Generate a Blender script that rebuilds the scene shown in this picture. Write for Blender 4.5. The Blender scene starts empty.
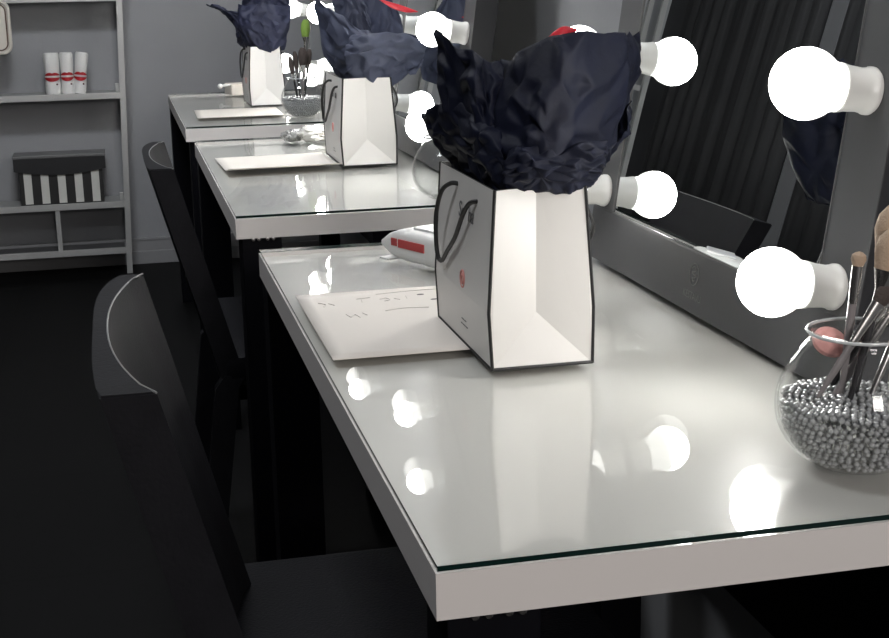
import bpy, bmesh, math, random
from mathutils import Vector, Matrix, noise
random.seed(7)
S = bpy.context.scene
C = S.collection

# ---------------------------------------------------------------- camera
cam_d = bpy.data.cameras.new('camera'); cam = bpy.data.objects.new('camera', cam_d); C.objects.link(cam)
yaw, pitch, roll = 0.22608685, 0.24305471, -0.0195572
Fv = Vector((math.sin(yaw)*math.cos(pitch), math.cos(yaw)*math.cos(pitch), -math.sin(pitch)))
R0 = Vector((math.cos(yaw), -math.sin(yaw), 0)); U0 = R0.cross(Fv)
Rv = R0*math.cos(roll)+U0*math.sin(roll); Uv = -R0*math.sin(roll)+U0*math.cos(roll)
M3 = Matrix((Rv, Uv, -Fv)).transposed()
cam.matrix_world = Matrix.Translation((-0.1902375, -0.8694976, 0.3973621)) @ M3.to_4x4()
cam_d.sensor_width = 36; cam_d.lens = 1388.8534/889*36; cam_d.clip_start = 0.02
S.camera = cam

# ---------------------------------------------------------------- world, lights, exposure
w = bpy.data.worlds.new('world'); S.world = w; w.use_nodes = True
w.node_tree.nodes['Background'].inputs[0].default_value = (0.8, 0.88, 1, 1)
w.node_tree.nodes['Background'].inputs[1].default_value = 0.03
def area(name, loc, target, sx, sy, power, col):
    d = bpy.data.lights.new(name, 'AREA'); d.shape = 'RECTANGLE'; d.size = sx; d.size_y = sy; d.energy = power; d.color = col
    o = bpy.data.objects.new(name, d); C.objects.link(o); o.location = loc
    o.rotation_euler = (Vector(target)-Vector(loc)).to_track_quat('-Z', 'Y').to_euler()
    return o
area('ceiling_lamp_light', (-0.3, 2.4, 1.84), (-0.35, 3.4, 0), 0.5, 0.5, 64, (0.93, 0.96, 1))
area('aisle_fill_light', (-0.75, 0.5, 1.84), (-0.6, 0.5, 0), 0.5, 0.5, 19, (0.93, 0.96, 1))  # added fill, brightens the bag's left side and the paper
area('fill_light_behind', (0.3, -2.35, 0.75), (0.3, 0.3, 0.0), 0.6, 0.9, 50, (1, 0.95, 0.92))  # added fill from behind the camera for the desk fronts, not a window
S.view_settings.view_transform = 'Standard'; S.view_settings.look = 'None'
S.view_settings.gamma = 1; S.view_settings.use_curve_mapping = False
S.view_settings.exposure = 0.0
BULB = 36

# ---------------------------------------------------------------- materials
MATS = {}
def new_mat(name):
    m = bpy.data.materials.new(name); m.use_nodes = True; return m, m.node_tree, m.node_tree.nodes['Principled BSDF']
def mat(name, col, rough=0.5, metal=0.0, var=0.0, vscale=20, bump=0.0, bscale=60, coat=0.0, emit=0, spec=0.5, trans=0):
    if name in MATS: return MATS[name]
    m, nt, b = new_mat(name)
    b.inputs['Base Color'].default_value = (*col, 1)
    b.inputs['Roughness'].default_value = rough; b.inputs['Metallic'].default_value = metal
    b.inputs['Specular IOR Level'].default_value = spec
    b.inputs['Coat Weight'].default_value = coat; b.inputs['Coat Roughness'].default_value = 0.05
    tc = nt.nodes.new('ShaderNodeTexCoord')
    if var:
        n = nt.nodes.new('ShaderNodeTexNoise'); n.inputs['Scale'].default_value = vscale; n.inputs['Detail'].default_value = 4
        r = nt.nodes.new('ShaderNodeValToRGB')
        r.color_ramp.elements[0].position = 0.3; r.color_ramp.elements[1].position = 0.7
        r.color_ramp.elements[0].color = (*[c*(1-var) for c in col], 1); r.color_ramp.elements[1].color = (*[min(1, c*(1+var)) for c in col], 1)
        nt.links.new(tc.outputs['Object'], n.inputs['Vector']); nt.links.new(n.outputs[0], r.inputs[0]); nt.links.new(r.outputs[0], b.inputs['Base Color'])
    if bump:
        n = nt.nodes.new('ShaderNodeTexNoise'); n.inputs['Scale'].default_value = bscale; n.inputs['Detail'].default_value = 6
        bp = nt.nodes.new('ShaderNodeBump'); bp.inputs['Strength'].default_value = bump; bp.inputs['Distance'].default_value = 0.003
        nt.links.new(tc.outputs['Object'], n.inputs['Vector']); nt.links.new(n.outputs[0], bp.inputs['Height']); nt.links.new(bp.outputs[0], b.inputs['Normal'])
    if emit:
        # the globe shines forward; it dims towards its collar
        sx = nt.nodes.new('ShaderNodeSeparateXYZ'); mr = nt.nodes.new('ShaderNodeMapRange'); mr.interpolation_type = 'SMOOTHSTEP'
        mr.inputs[1].default_value = -0.058; mr.inputs[2].default_value = -0.085; mr.inputs[3].default_value = emit*0.05; mr.inputs[4].default_value = emit
        nt.links.new(tc.outputs['Object'], sx.inputs[0]); nt.links.new(sx.outputs[0], mr.inputs[0]); nt.links.new(mr.outputs[0], b.inputs['Emission Strength'])
        b.inputs['Emission Color'].default_value = (1, 0.985, 0.95, 1); b.inputs['Emission Strength'].default_value = emit
    if trans:
        tr = nt.nodes.new('ShaderNodeBsdfTranslucent'); tr.inputs[0].default_value = (*[min(1, c*1.6) for c in col], 1)
        mx = nt.nodes.new('ShaderNodeMixShader'); mx.inputs[0].default_value = trans
        out = nt.nodes['Material Output']
        nt.links.new(b.outputs[0], mx.inputs[1]); nt.links.new(tr.outputs[0], mx.inputs[2]); nt.links.new(mx.outputs[0], out.inputs[0])
    MATS[name] = m; return m
def glass_mat(name, tint, ior=1.45, extra=0.0):
    # thin clear glass: see-through body with a Fresnel reflection
    m, nt, b = new_mat(name); nt.nodes.remove(b)
    t = nt.nodes.new('ShaderNodeBsdfTransparent'); t.inputs[0].default_value = (*tint, 1)
    g = nt.nodes.new('ShaderNodeBsdfGlossy'); g.inputs['Roughness'].default_value = 0.0
    f = nt.nodes.new('ShaderNodeFresnel'); 
    ge = nt.nodes.new('ShaderNodeNewGeometry'); mi_ = nt.nodes.new('ShaderNodeMapRange')
    mi_.inputs[3].default_value = ior; mi_.inputs[4].default_value = 1/ior
    nt.links.new(ge.outputs['Backfacing'], mi_.inputs[0]); nt.links.new(mi_.outputs[0], f.inputs[0])
    a = nt.nodes.new('ShaderNodeMath'); a.operation = 'ADD'; a.inputs[1].default_value = extra; a.use_clamp = True
    mx = nt.nodes.new('ShaderNodeMixShader'); out = nt.nodes['Material Output']
    nt.links.new(f.outputs[0], a.inputs[0]); nt.links.new(a.outputs[0], mx.inputs[0])
    nt.links.new(t.outputs[0], mx.inputs[1]); nt.links.new(g.outputs[0], mx.inputs[2]); nt.links.new(mx.outputs[0], out.inputs[0])
    return m
def brick_mat(name, c1, c2, mortar, wdt, hgt, msize, rough, axis='xy'):
    m, nt, b = new_mat(name)
    tc = nt.nodes.new('ShaderNodeTexCoord'); br = nt.nodes.new('ShaderNodeTexBrick'); br.offset = 0
    br.inputs['Scale'].default_value = 1; br.inputs['Brick Width'].default_value = wdt; br.inputs['Row Height'].default_value = hgt
    br.inputs['Mortar Size'].default_value = msize; br.inputs['Color1'].default_value = (*c1, 1); br.inputs['Color2'].default_value = (*c2, 1); br.inputs['Mortar'].default_value = (*mortar, 1)
    nt.links.new(tc.outputs['Object'], br.inputs['Vector']); nt.links.new(br.outputs['Color'], b.inputs['Base Color'])
    b.inputs['Roughness'].default_value = rough; b.inputs['Specular IOR Level'].default_value = 0.1
    return m

# ---------------------------------------------------------------- helpers
def tag(o, label=None, cat=None, group=None, kind=None):
    if label: o['label'] = label
    if cat: o['category'] = cat
    if group: o['group'] = group
    if kind: o['kind'] = kind
    return o
def thing(name, loc, label, cat, group=None, rz=0):
    o = bpy.data.objects.new(name, None); C.objects.link(o); o.location = loc; o.rotation_euler.z = rz
    o.empty_display_size = 0.05
    return tag(o, label, cat, group)
def obj(name, bm, mats, parent=None, smooth=False, normals=True):
    if normals: bmesh.ops.recalc_face_normals(bm, faces=bm.faces[:])
    me = bpy.data.meshes.new(name); bm.to_mesh(me); bm.free()
    for m in (mats if isinstance(mats, (list, tuple)) else [mats]): me.materials.append(m)
    if smooth:
        for p in me.polygons: p.use_smooth = True
        if smooth != 'all':
            try: me.set_sharp_from_angle(angle=math.radians(40))
            except Exception: pass
    o = bpy.data.objects.new(name, me); C.objects.link(o)
    if parent: o.parent = parent
    return o
def structure(name, bm, m, **k):
    o = obj(name, bm, m, **k); o['kind'] = 'structure'; return o
def NB(): return bmesh.new()
def box(bm, lo, hi, bev=0.0, mi=0, rot=None, org=None):
    n0 = set(bm.verts)
    vs = [bm.verts.new((x, y, z)) for z in (lo[2], hi[2]) for y in (lo[1], hi[1]) for x in (lo[0], hi[0])]
    fs = [bm.faces.new([vs[i] for i in q]) for q in ((0,2,3,1),(4,5,7,6),(0,1,5,4),(2,6,7,3),(0,4,6,2),(1,3,7,5))]
    for f in fs: f.material_index = mi
    if bev:
        es = list({e for f in fs for e in f.edges})
        bmesh.ops.bevel(bm, geom=es, offset=bev, segments=2, profile=0.6, affect='EDGES')
    if rot is not None:
        nv = [v for v in bm.verts if v not in n0]
        bmesh.ops.rotate(bm, verts=nv, cent=org or (0, 0, 0), matrix=rot)
    return bm
def lathe(bm, prof, seg=32, mat4=None, mi=0):
    rings = []
    for r, z in prof:
        if r < 1e-6: rings.append([bm.verts.new((0, 0, z))])
        else: rings.append([bm.verts.new((r*math.cos(2*math.pi*k/seg), r*math.sin(2*math.pi*k/seg), z)) for k in range(seg)])
    for a, b in zip(rings, rings[1:]):
        for k in range(seg):
            k2 = (k+1) % seg
            if len(a) == 1 and len(b) == 1: continue
            if len(a) == 1: f = bm.faces.new((a[0], b[k], b[k2]))
            elif len(b) == 1: f = bm.faces.new((a[k], b[0], a[k2]))
            else: f = bm.faces.new((a[k], b[k], b[k2], a[k2]))
            f.material_index = mi
    if mat4 is not None: bmesh.ops.transform(bm, matrix=mat4, verts=[v for r in rings for v in r])
    return bm
def tube(bm, pts, rad, seg=8, closed=False, mi=0):
    pts = [Vector(p) for p in pts]; n = len(pts)
    rads = rad if isinstance(rad, (list, tuple)) else [rad]*n
    rings = []; up = None
    for i, p in enumerate(pts):
        a = pts[(i-1) % n] if (closed or i > 0) else p; b = pts[(i+1) % n] if (closed or i < n-1) else p
        t = (b-a).normalized()
        if up is None: up = Vector((0, 0, 1)) if abs(t.z) < 0.9 else Vector((1, 0, 0))
        s = t.cross(up).normalized(); up = s.cross(t).normalized()
        rings.append([bm.verts.new(p+(s*math.cos(2*math.pi*k/seg)+up*math.sin(2*math.pi*k/seg))*rads[i]) for k in range(seg)])
    pairs = list(zip(rings, rings[1:]))+([(rings[-1], rings[0])] if closed else [])
    for a, b in pairs:
        for k in range(seg):
            f = bm.faces.new((a[k], a[(k+1) % seg], b[(k+1) % seg], b[k])); f.material_index = mi
    if not closed:
        bm.faces.new(rings[0][::-1]).material_index = mi; bm.faces.new(rings[-1]).material_index = mi
    return bm
def spline(pts, n=8):
    pts = [Vector(p) for p in pts]; P = [pts[0]*2-pts[1]]+pts+[pts[-1]*2-pts[-2]]; out = []
    for i in range(1, len(P)-2):
        for k in range(n):
            t = k/n
            out.append(0.5*((2*P[i])+(P[i+1]-P[i-1])*t+(2*P[i-1]-5*P[i]+4*P[i+1]-P[i+2])*t*t+(3*P[i]-P[i-1]-3*P[i+1]+P[i+2])*t**3))
    out.append(pts[-1]); return out
def prism(bm, poly, axis_vec, mi=0):
    # extrude a closed polygon (list of 3D points) along a vector
    a = [bm.verts.new(p) for p in poly]; b = [bm.verts.new(Vector(p)+Vector(axis_vec)) for p in poly]
    n = len(a)
    bm.faces.new(a).material_index = mi; bm.faces.new(b[::-1]).material_index = mi
    for i in range(n): bm.faces.new((a[i], b[i], b[(i+1) % n], a[(i+1) % n])).material_index = mi
    return bm
def dup(root, loc=None, label=None, group=None):
    r = root.copy(); C.objects.link(r)
    if loc is not None: r.location = loc
    if label: r['label'] = label
    if group: r['group'] = group
    for ch in list(root.children):
        c = ch.copy(); C.objects.link(c); c.parent = r
        for g in list(ch.children):
            d = g.copy(); C.objects.link(d); d.parent = c
    return r
def text_bm(txt, size, mat4, shear=0.0, extrude=0.0002):
    cu = bpy.data.curves.new('lettering', 'FONT'); cu.body = txt; cu.size = size; cu.shear = shear; cu.extrude = extrude
    cu.align_x = 'CENTER'; cu.align_y = 'CENTER'; cu.resolution_u = 3
    o = bpy.data.objects.new('lettering', cu); C.objects.link(o)
    bpy.context.view_layer.update()
    me = bpy.data.meshes.new_from_object(o.evaluated_get(bpy.context.evaluated_depsgraph_get()))
    bm = bmesh.new(); bm.from_mesh(me); bmesh.ops.transform(bm, matrix=mat4, verts=bm.verts[:])
    bpy.data.objects.remove(o); bpy.data.curves.remove(cu); bpy.data.meshes.remove(me)
    return bm
def frame4(o, ex, ey):
    # matrix whose x axis is ex, y axis is ey, origin o
    ex = Vector(ex).normalized(); ey = Vector(ey).normalized(); ez = ex.cross(ey)
    m = Matrix((ex, ey, ez)).transposed().to_4x4(); m.translation = Vector(o); return m

FLOOR = -0.75
# ---------------------------------------------------------------- materials used
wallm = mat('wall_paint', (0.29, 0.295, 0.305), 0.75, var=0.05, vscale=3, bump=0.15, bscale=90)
whitedesk = mat('desk_laminate', (0.60, 0.59, 0.555), 0.4, coat=1.0, spec=0.3)
whitedesk.node_tree.nodes['Principled BSDF'].inputs['Coat Roughness'].default_value = 0.0
whitedesk.node_tree.nodes['Principled BSDF'].inputs['Coat IOR'].default_value = 1.6
apronm = mat('desk_edge_band', (0.62, 0.59, 0.57), 0.5)
blackwood = mat('black_board', (0.0015, 0.0015, 0.003), 0.6, spec=0.1)
glass_top_m = glass_mat('table_glass', (0.985, 0.99, 0.985), 1.04, 0.0)
glass_edge_m = mat('table_glass_edge', (0.004, 0.016, 0.014), 0.1)
jarglass = glass_mat('jar_glass', (0.98, 0.985, 0.985), 1.4, 0.0)
framem = mat('mirror_frame_paint', (0.048, 0.049, 0.052), 0.45, metal=0.0, var=0.05, vscale=8, bump=0.05)
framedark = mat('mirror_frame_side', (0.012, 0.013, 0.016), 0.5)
mirror_m = mat('mirror_glass', (0.72, 0.74, 0.74), 0.0, metal=1.0)
collar_m = mat('bulb_collar_plastic', (0.75, 0.75, 0.72), 0.35)
globe_m = mat('bulb_globe', (0.9, 0.9, 0.88), 0.3, emit=BULB)
paper_w = mat('bag_card', (0.62, 0.605, 0.58), 0.38, var=0.02, vscale=10)
black_t = mat('black_trim', (0.012, 0.012, 0.012), 0.5)
tissue_m = mat('tissue_navy', (0.0042, 0.0058, 0.017), 0.6, spec=0.25, var=0.3, vscale=14, bump=0.15, bscale=160, trans=0.15)
chair_m = mat('chair_black', (0.009, 0.009, 0.011), 0.55, spec=0.09, var=0.15, vscale=30, bump=0.1, bscale=250)
chair_pad = mat('chair_pad_black', (0.0035, 0.0035, 0.0055), 0.6, spec=0.12, bump=0.3, bscale=300)
sheet_m = mat('paper_cream', (0.70, 0.655, 0.60), 0.6, var=0.03, vscale=6)
print_m = mat('paper_print', (0.60, 0.56, 0.515), 0.7)
dot_m = mat('paper_print_dark', (0.10, 0.09, 0.09), 0.7)
red_m = mat('red_print', (0.45, 0.05, 0.05), 0.5)
coral_m = mat('coral_print', (0.62, 0.27, 0.24), 0.6)
pink_m = mat('pink_puff', (0.72, 0.36, 0.33), 0.9, bump=0.4, bscale=200)
white_p = mat('white_plastic', (0.78, 0.77, 0.75), 0.4)
shelf_m = mat('shelf_metal', (0.42, 0.42, 0.41), 0.4, metal=0.2)
bead_m = mat('clear_bead', (0.33, 0.335, 0.34), 0.06, coat=1.0, spec=1.0)
hair_tan = mat('brush_hair_tan', (0.42, 0.31, 0.22), 0.8, bump=0.5, bscale=500)
hair_dark = mat('brush_hair_dark', (0.06, 0.045, 0.04), 0.8, bump=0.5, bscale=500)
hair_green = mat('brush_hair_green', (0.16, 0.26, 0.04), 0.8, bump=0.5, bscale=500)
ferrule_m = mat('brush_ferrule', (0.62, 0.60, 0.58), 0.22, metal=1.0)
handle_m = mat('brush_handle', (0.03, 0.028, 0.03), 0.2, coat=0.8)
handle_g = mat('brush_handle_grey', (0.22, 0.20, 0.20), 0.25, coat=0.6)
towel_m = mat('towel_white', (0.72, 0.72, 0.70), 0.9, bump=0.6, bscale=200)
ribbon_m = mat('red_ribbon', (0.40, 0.012, 0.02), 0.45)
navyred = mat('red_satin', (0.50, 0.015, 0.03), 0.35, trans=0.25)
curtain_m = mat('curtain_black', (0.005, 0.005, 0.006), 0.7, bump=0.2, bscale=80)
cream_m = mat('cream_plastic', (0.62, 0.58, 0.52), 0.45)
wrapper_m = mat('clear_wrapper', (0.66, 0.64, 0.60), 0.15, coat=0.8)

# ---------------------------------------------------------------- the room
BY = 4.97
floor_m = brick_mat('floor_tile', (0.0032, 0.0032, 0.0034), (0.004, 0.004, 0.0042), (0.0018, 0.0018, 0.0018), 0.6, 0.6, 0.004, 0.55)
structure('floor', box(NB(), (-1.2, -2.5, FLOOR-0.05), (0.75, BY+0.1, FLOOR)), floor_m)
structure('ceiling', box(NB(), (-1.2, -2.5, 1.9), (0.75, BY+0.1, 1.95)), mat('ceiling_paint', (0.3, 0.3, 0.31), 0.8))
structure('wall_back', box(NB(), (-1.2, BY, FLOOR), (0.75, BY+0.1, 1.9)), wallm)
structure('wall_right', box(NB(), (0.64, -2.5, FLOOR), (0.75, BY, 1.9)), wallm)
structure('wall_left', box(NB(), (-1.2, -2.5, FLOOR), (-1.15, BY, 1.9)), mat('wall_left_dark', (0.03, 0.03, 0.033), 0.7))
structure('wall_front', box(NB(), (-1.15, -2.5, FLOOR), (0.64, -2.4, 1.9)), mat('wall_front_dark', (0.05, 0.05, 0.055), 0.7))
bm = NB()
box(bm, (-1.15, BY-0.016, FLOOR), (0.64, BY, FLOOR+0.105), 0.003)
box(bm, (-1.15, BY-0.022, FLOOR), (0.64, BY, FLOOR+0.055), 0.003)
box(bm, (-1.15, BY-0.019, FLOOR+0.098), (0.64, BY, FLOOR+0.108), 0.002)
structure('baseboard_back', bm, mat('baseboard_paint', (0.27, 0.27, 0.275), 0.55))
# light upright trim on the dark left wall (seen only in the mirror)
structure('trim_1', box(NB(), (-1.15, 3.37, FLOOR), (-1.11, 3.48, 1.9), 0.003), mat('trim_grey', (0.10, 0.10, 0.105), 0.5))

# dark pleated curtain on the left wall, reflected in the near mirror
def curtain(y0, y1, label, group):
    bm = NB(); n = int((y1-y0)/0.012); rows = [FLOOR+0.03, 0.2, 1.0, 1.8]; g = []
    for z in rows:
        r = []
        for i in range(n+1):
            y = y0+(y1-y0)*i/n
            x = -1.118+0.016*math.sin(y*46+1.3*math.sin(y*7))+0.008*math.sin(y*113+z)
            r.append(bm.verts.new((x, y, z)))
        g.append(r)
    for a, b in zip(g, g[1:]):
        for i in range(n): bm.faces.new((a[i], a[i+1], b[i+1], b[i]))
    o = obj('curtain', bm, curtain_m, smooth='all', normals=False)
    md = o.modifiers.new('thick', 'SOLIDIFY'); md.thickness = 0.003
    return tag(o, label, 'curtain', group)
curtain(0.6, 3.34, 'long black pleated curtain reflected in the near mirror, right of the grey upright', 'curtains on the left wall')
curtain(3.51, 4.72, 'short black pleated curtain reflected in the near mirror, left of the grey upright', 'curtains on the left wall')

# ---------------------------------------------------------------- desks
DY = [0.0, 1.516, 3.057]; DX = [0.0, -0.008, -0.013]; DL = 1.2
DT = 0.035; GT = 0.0055        # board and glass thickness
dn = ['near white desk with a glass top and the largest gift bag', 'middle white desk with a glass top, between the near and far desks', 'farthest white desk with a glass top, by the back wall']
W_D = 0.612
def make_desk():
    t = thing('dressing_desk', (0, 0, FLOOR), dn[0], 'desk', 'white dressing desks in a row')
    z0 = -FLOOR
    bm = NB(); box(bm, (0, 0, z0-0.0405), (W_D, DL, z0-0.0125), 0.0)
    for x0, x1, y0, y1 in ((0, 0.0012, 0, DL), (W_D-0.0012, W_D, 0, DL), (0.0012, W_D-0.0012, 0, 0.0012), (0.0012, W_D-0.0012, DL-0.0012, DL)): box(bm, (x0, y0, z0-0.0125), (x1, y1, z0-0.0052))
    obj('desk_board', bm, apronm, t)
    bm = NB(); sz = lambda x, y: z0-0.0062+0.0029*x-0.0042*y
    top = [(0.0013, 0.0013), (W_D-0.0013, 0.0013), (W_D-0.0013, DL-0.0013), (0.0013, DL-0.0013)]
    a = [bm.verts.new((x, y, sz(x, y))) for x, y in top]; c = [bm.verts.new((x, y, z0-0.0124)) for x, y in top]
    bm.faces.new(a); bm.faces.new(c[::-1])
    for k in range(4): bm.faces.new((c[k], c[(k+1) % 4], a[(k+1) % 4], a[k]))
    obj('board_surface', bm, whitedesk, t)
    for x0, y0 in ((0.010, 0.012), (0.002, 1.115), (0.52, 0.012), (0.52, 1.115)):
        obj('leg', box(NB(), (x0, y0, 0), (x0+0.07, y0+0.07, z0-GT-DT), 0.002), blackwood, t)
    for x0 in (0.03, 0.545): obj('leg_rail', box(NB(), (x0, 0.083, z0-GT-DT-0.05), (x0+0.02, 1.114, z0-GT-DT)), blackwood, t)
    obj('back_panel', box(NB(), (0.592, 0.03, z0-0.45), (0.607, 1.17, z0-GT-DT), 0.001), blackwood, t)
    # bright screw heads under the front edge
    bm = NB()
    for x in (0.03, 0.04, 0.055, 0.065):
        lathe(bm, [(0, 0.002), (0.003, 0.0015), (0.004, 0)], 10, Matrix.Translation((x, 0.009, z0-GT-DT-0.004)) @ Matrix.Rotation(math.pi/2, 4, 'X'))
    obj('screw', bm, ferrule_m, t, smooth=True)
    # glass sheet: clear faces, dark green edge
    bm = NB(); box(bm, (0.0015, 0.0015, z0-0.0042), (W_D-0.002, DL-0.0015, z0), 0.0)
    for f in bm.faces:
        c = f.calc_center_median()
        f.material_index = 0 if (abs(c.z-z0) < 1e-4) else 1
        if abs(c.z-(z0-0.0042)) < 1e-5: f.material_index = 0
    bot = [f for f in bm.faces if abs(f.calc_center_median().z-(z0-0.0042)) < 1e-5]
    bmesh.ops.delete(bm, geom=bot, context='FACES_ONLY')
    g = obj('glass_top', bm, [glass_top_m, glass_edge_m], t, normals=False); g['label'] = 'clear glass sheet with dark green edge'
    return t
desk = make_desk()
for i in (1, 2): dup(desk, (DX[i], DY[i], FLOOR), dn[i])

# ---------------------------------------------------------------- mirrors
TH = math.radians(8)
MX = 0.4545; MYC = 0.6375; MW = 0.74; MH = 0.95; MB = 0.0725; MD = 0.045; MS = 0.081
# mirror local frame: x = out of the glass (towards the room), y = along the wall, z = up the glass
def make_mirror():
    t = thing('vanity_mirror', (MX, MYC, 0.001), 'near grey framed vanity mirror with round bulbs, standing on the near desk', 'mirror', 'lit vanity mirrors')
    t.rotation_euler = (0, TH, 0)
    h = MW/2
    bm = NB(); box(bm, (0, -h, 0), (MD, h, MB), 0.0012)
    for v_ in bm.verts:
        if v_.co.x > MD-0.01 and v_.co.z < 0.01: v_.co.z += 0.0066
    br = obj('bottom_rail', bm, framem, t)
    bm = NB(); box(bm, (0, -h, MH-MS), (MD, h, MH), 0.0012); obj('top_rail', bm, framem, t)
    for s in (-1, 1):
        a, b = sorted((s*h, s*(h-MS)))
        bm = NB(); box(bm, (0, a, MB), (MD, b, MH-MS), 0.0012)
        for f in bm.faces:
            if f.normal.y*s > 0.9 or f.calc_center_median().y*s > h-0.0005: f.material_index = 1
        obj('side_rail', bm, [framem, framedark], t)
    # slim bright bead round the glass
    bm = NB(); y1 = h-MS; z1 = MB; z2 = MH-MS; e = 0.0018
    for lo, hi in (((-0.0008, -y1, z1), (0.006, -y1+e, z2)), ((-0.0008, y1-e, z1), (0.006, y1, z2)), ((-0.0008, -y1, z1), (0.006, y1, z1+e)), ((-0.0008, -y1, z2-e), (0.006, y1, z2))):
        box(bm, lo, hi)
    obj('glass_bead', bm, mat('frame_bead', (0.12, 0.12, 0.12), 0.35, metal=0.5), t)
    obj('mirror_glass', box(NB(), (0.0008, -y1+0.001, z1+0.001), (0.006, y1-0.001, z2-0.001)), mirror_m, t)
    obj('back_board', box(NB(), (0.012, -y1, z1), (0.03, y1, z2)), blackwood, t)
    # engraved emblem and lettering on the bottom rail
    etch = mat('etched_mark', (0.15, 0.15, 0.148), 0.5)
    bm = NB(); cy, cz, r = -0.004, 0.046, 0.0125
    tube(bm, [(-0.0005, cy+r*math.cos(a), cz+r*1.05*math.sin(a)) for a in [2*math.pi*k/32 for k in range(32)]], 0.0006, 5, closed=True)
    for q in ([(0.008, 0.006), (0.002, 0.009), (-0.004, 0.006), (0.0, 0.003), (0.006, 0.002)], [(0.006, 0.001), (0.0, 0.0), (-0.006, -0.001), (-0.002, -0.004), (0.004, -0.005)], [(0.004, -0.006), (-0.001, -0.008), (-0.004, -0.005)]):
        tube(bm, spline([(-0.0005, cy+a, cz+b) for a, b in q], 5), 0.0007, 5)
    obj('emblem', bm, etch, br)
    m4 = frame4((-0.0002, -0.006, 0.020), (0, -1, 0), (0, 0, 1))
    obj('lettering', text_bm('KESTAVU', 0.0125, m4), etch, br)
    return t
mirror = make_mirror()
mlab = ['', 'middle grey framed vanity mirror with round bulbs, standing on the middle desk', 'farthest grey framed vanity mirror with round bulbs, on the far desk by the back wall']
for i in (1, 2): dup(mirror, (MX+DX[i], MYC+DY[i], 0.001), mlab[i])
TILT = Matrix.Rotation(TH, 4, 'Y')

# ---------------------------------------------------------------- bulbs
def make_bulb():
    t = thing('light_bulb', (0, 0, 0), '-', 'light bulb', 'round mirror bulbs')
    m = Matrix.Rotation(-math.pi/2, 4, 'Y')
    bm = NB()
    lathe(bm, [(0, 0), (0.021, 0), (0.0225, 0.002), (0.0225, 0.006), (0.0215, 0.008), (0.0205, 0.014), (0.0215, 0.027), (0.0232, 0.0355), (0.0225, 0.0365), (0, 0.0365)], 32, m)
    obj('collar', bm, collar_m, t, smooth=True)
    bm = NB(); R = 0.0335; c = 0.068; pr = [(0.0225, 0.036)]
    a0 = math.asin(0.0245/R)
    pr.append((0.0230, 0.0395))
    for k in range(15):
        a = math.pi-a0-(math.pi-a0)*k/14
        pr.append((max(0, R*math.sin(a)), c+R*math.cos(a)))
    pr[-1] = (0, pr[-1][1])
    lathe(bm, pr, 32, m)
    obj('globe', bm, globe_m, t, smooth='all')
    return t
bulb = make_bulb()
BH = [0.099, 0.286, 0.473, 0.662, 0.850]
hw = ['lowest', 'second from bottom', 'third from bottom', 'fourth from bottom', 'topmost']
dw = ['near', 'middle', 'far']
first = True
for i in range(3):
    for side, yy in (('right', -0.325), ('left', 0.325)):
        for j, hh in enumerate(BH):
            p = Vector((MX+DX[i], MYC+DY[i], 0.001)) + TILT.to_3x3() @ Vector((0, yy, hh))
            lab = f'round white glowing bulb, {hw[j]} on the {side} rail of the {dw[i]} mirror'
            if first: b = bulb; b.location = p; b['label'] = lab; first = False
            else: b = dup(bulb, p, lab)
            b.rotation_euler = (0, TH, 0)

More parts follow.
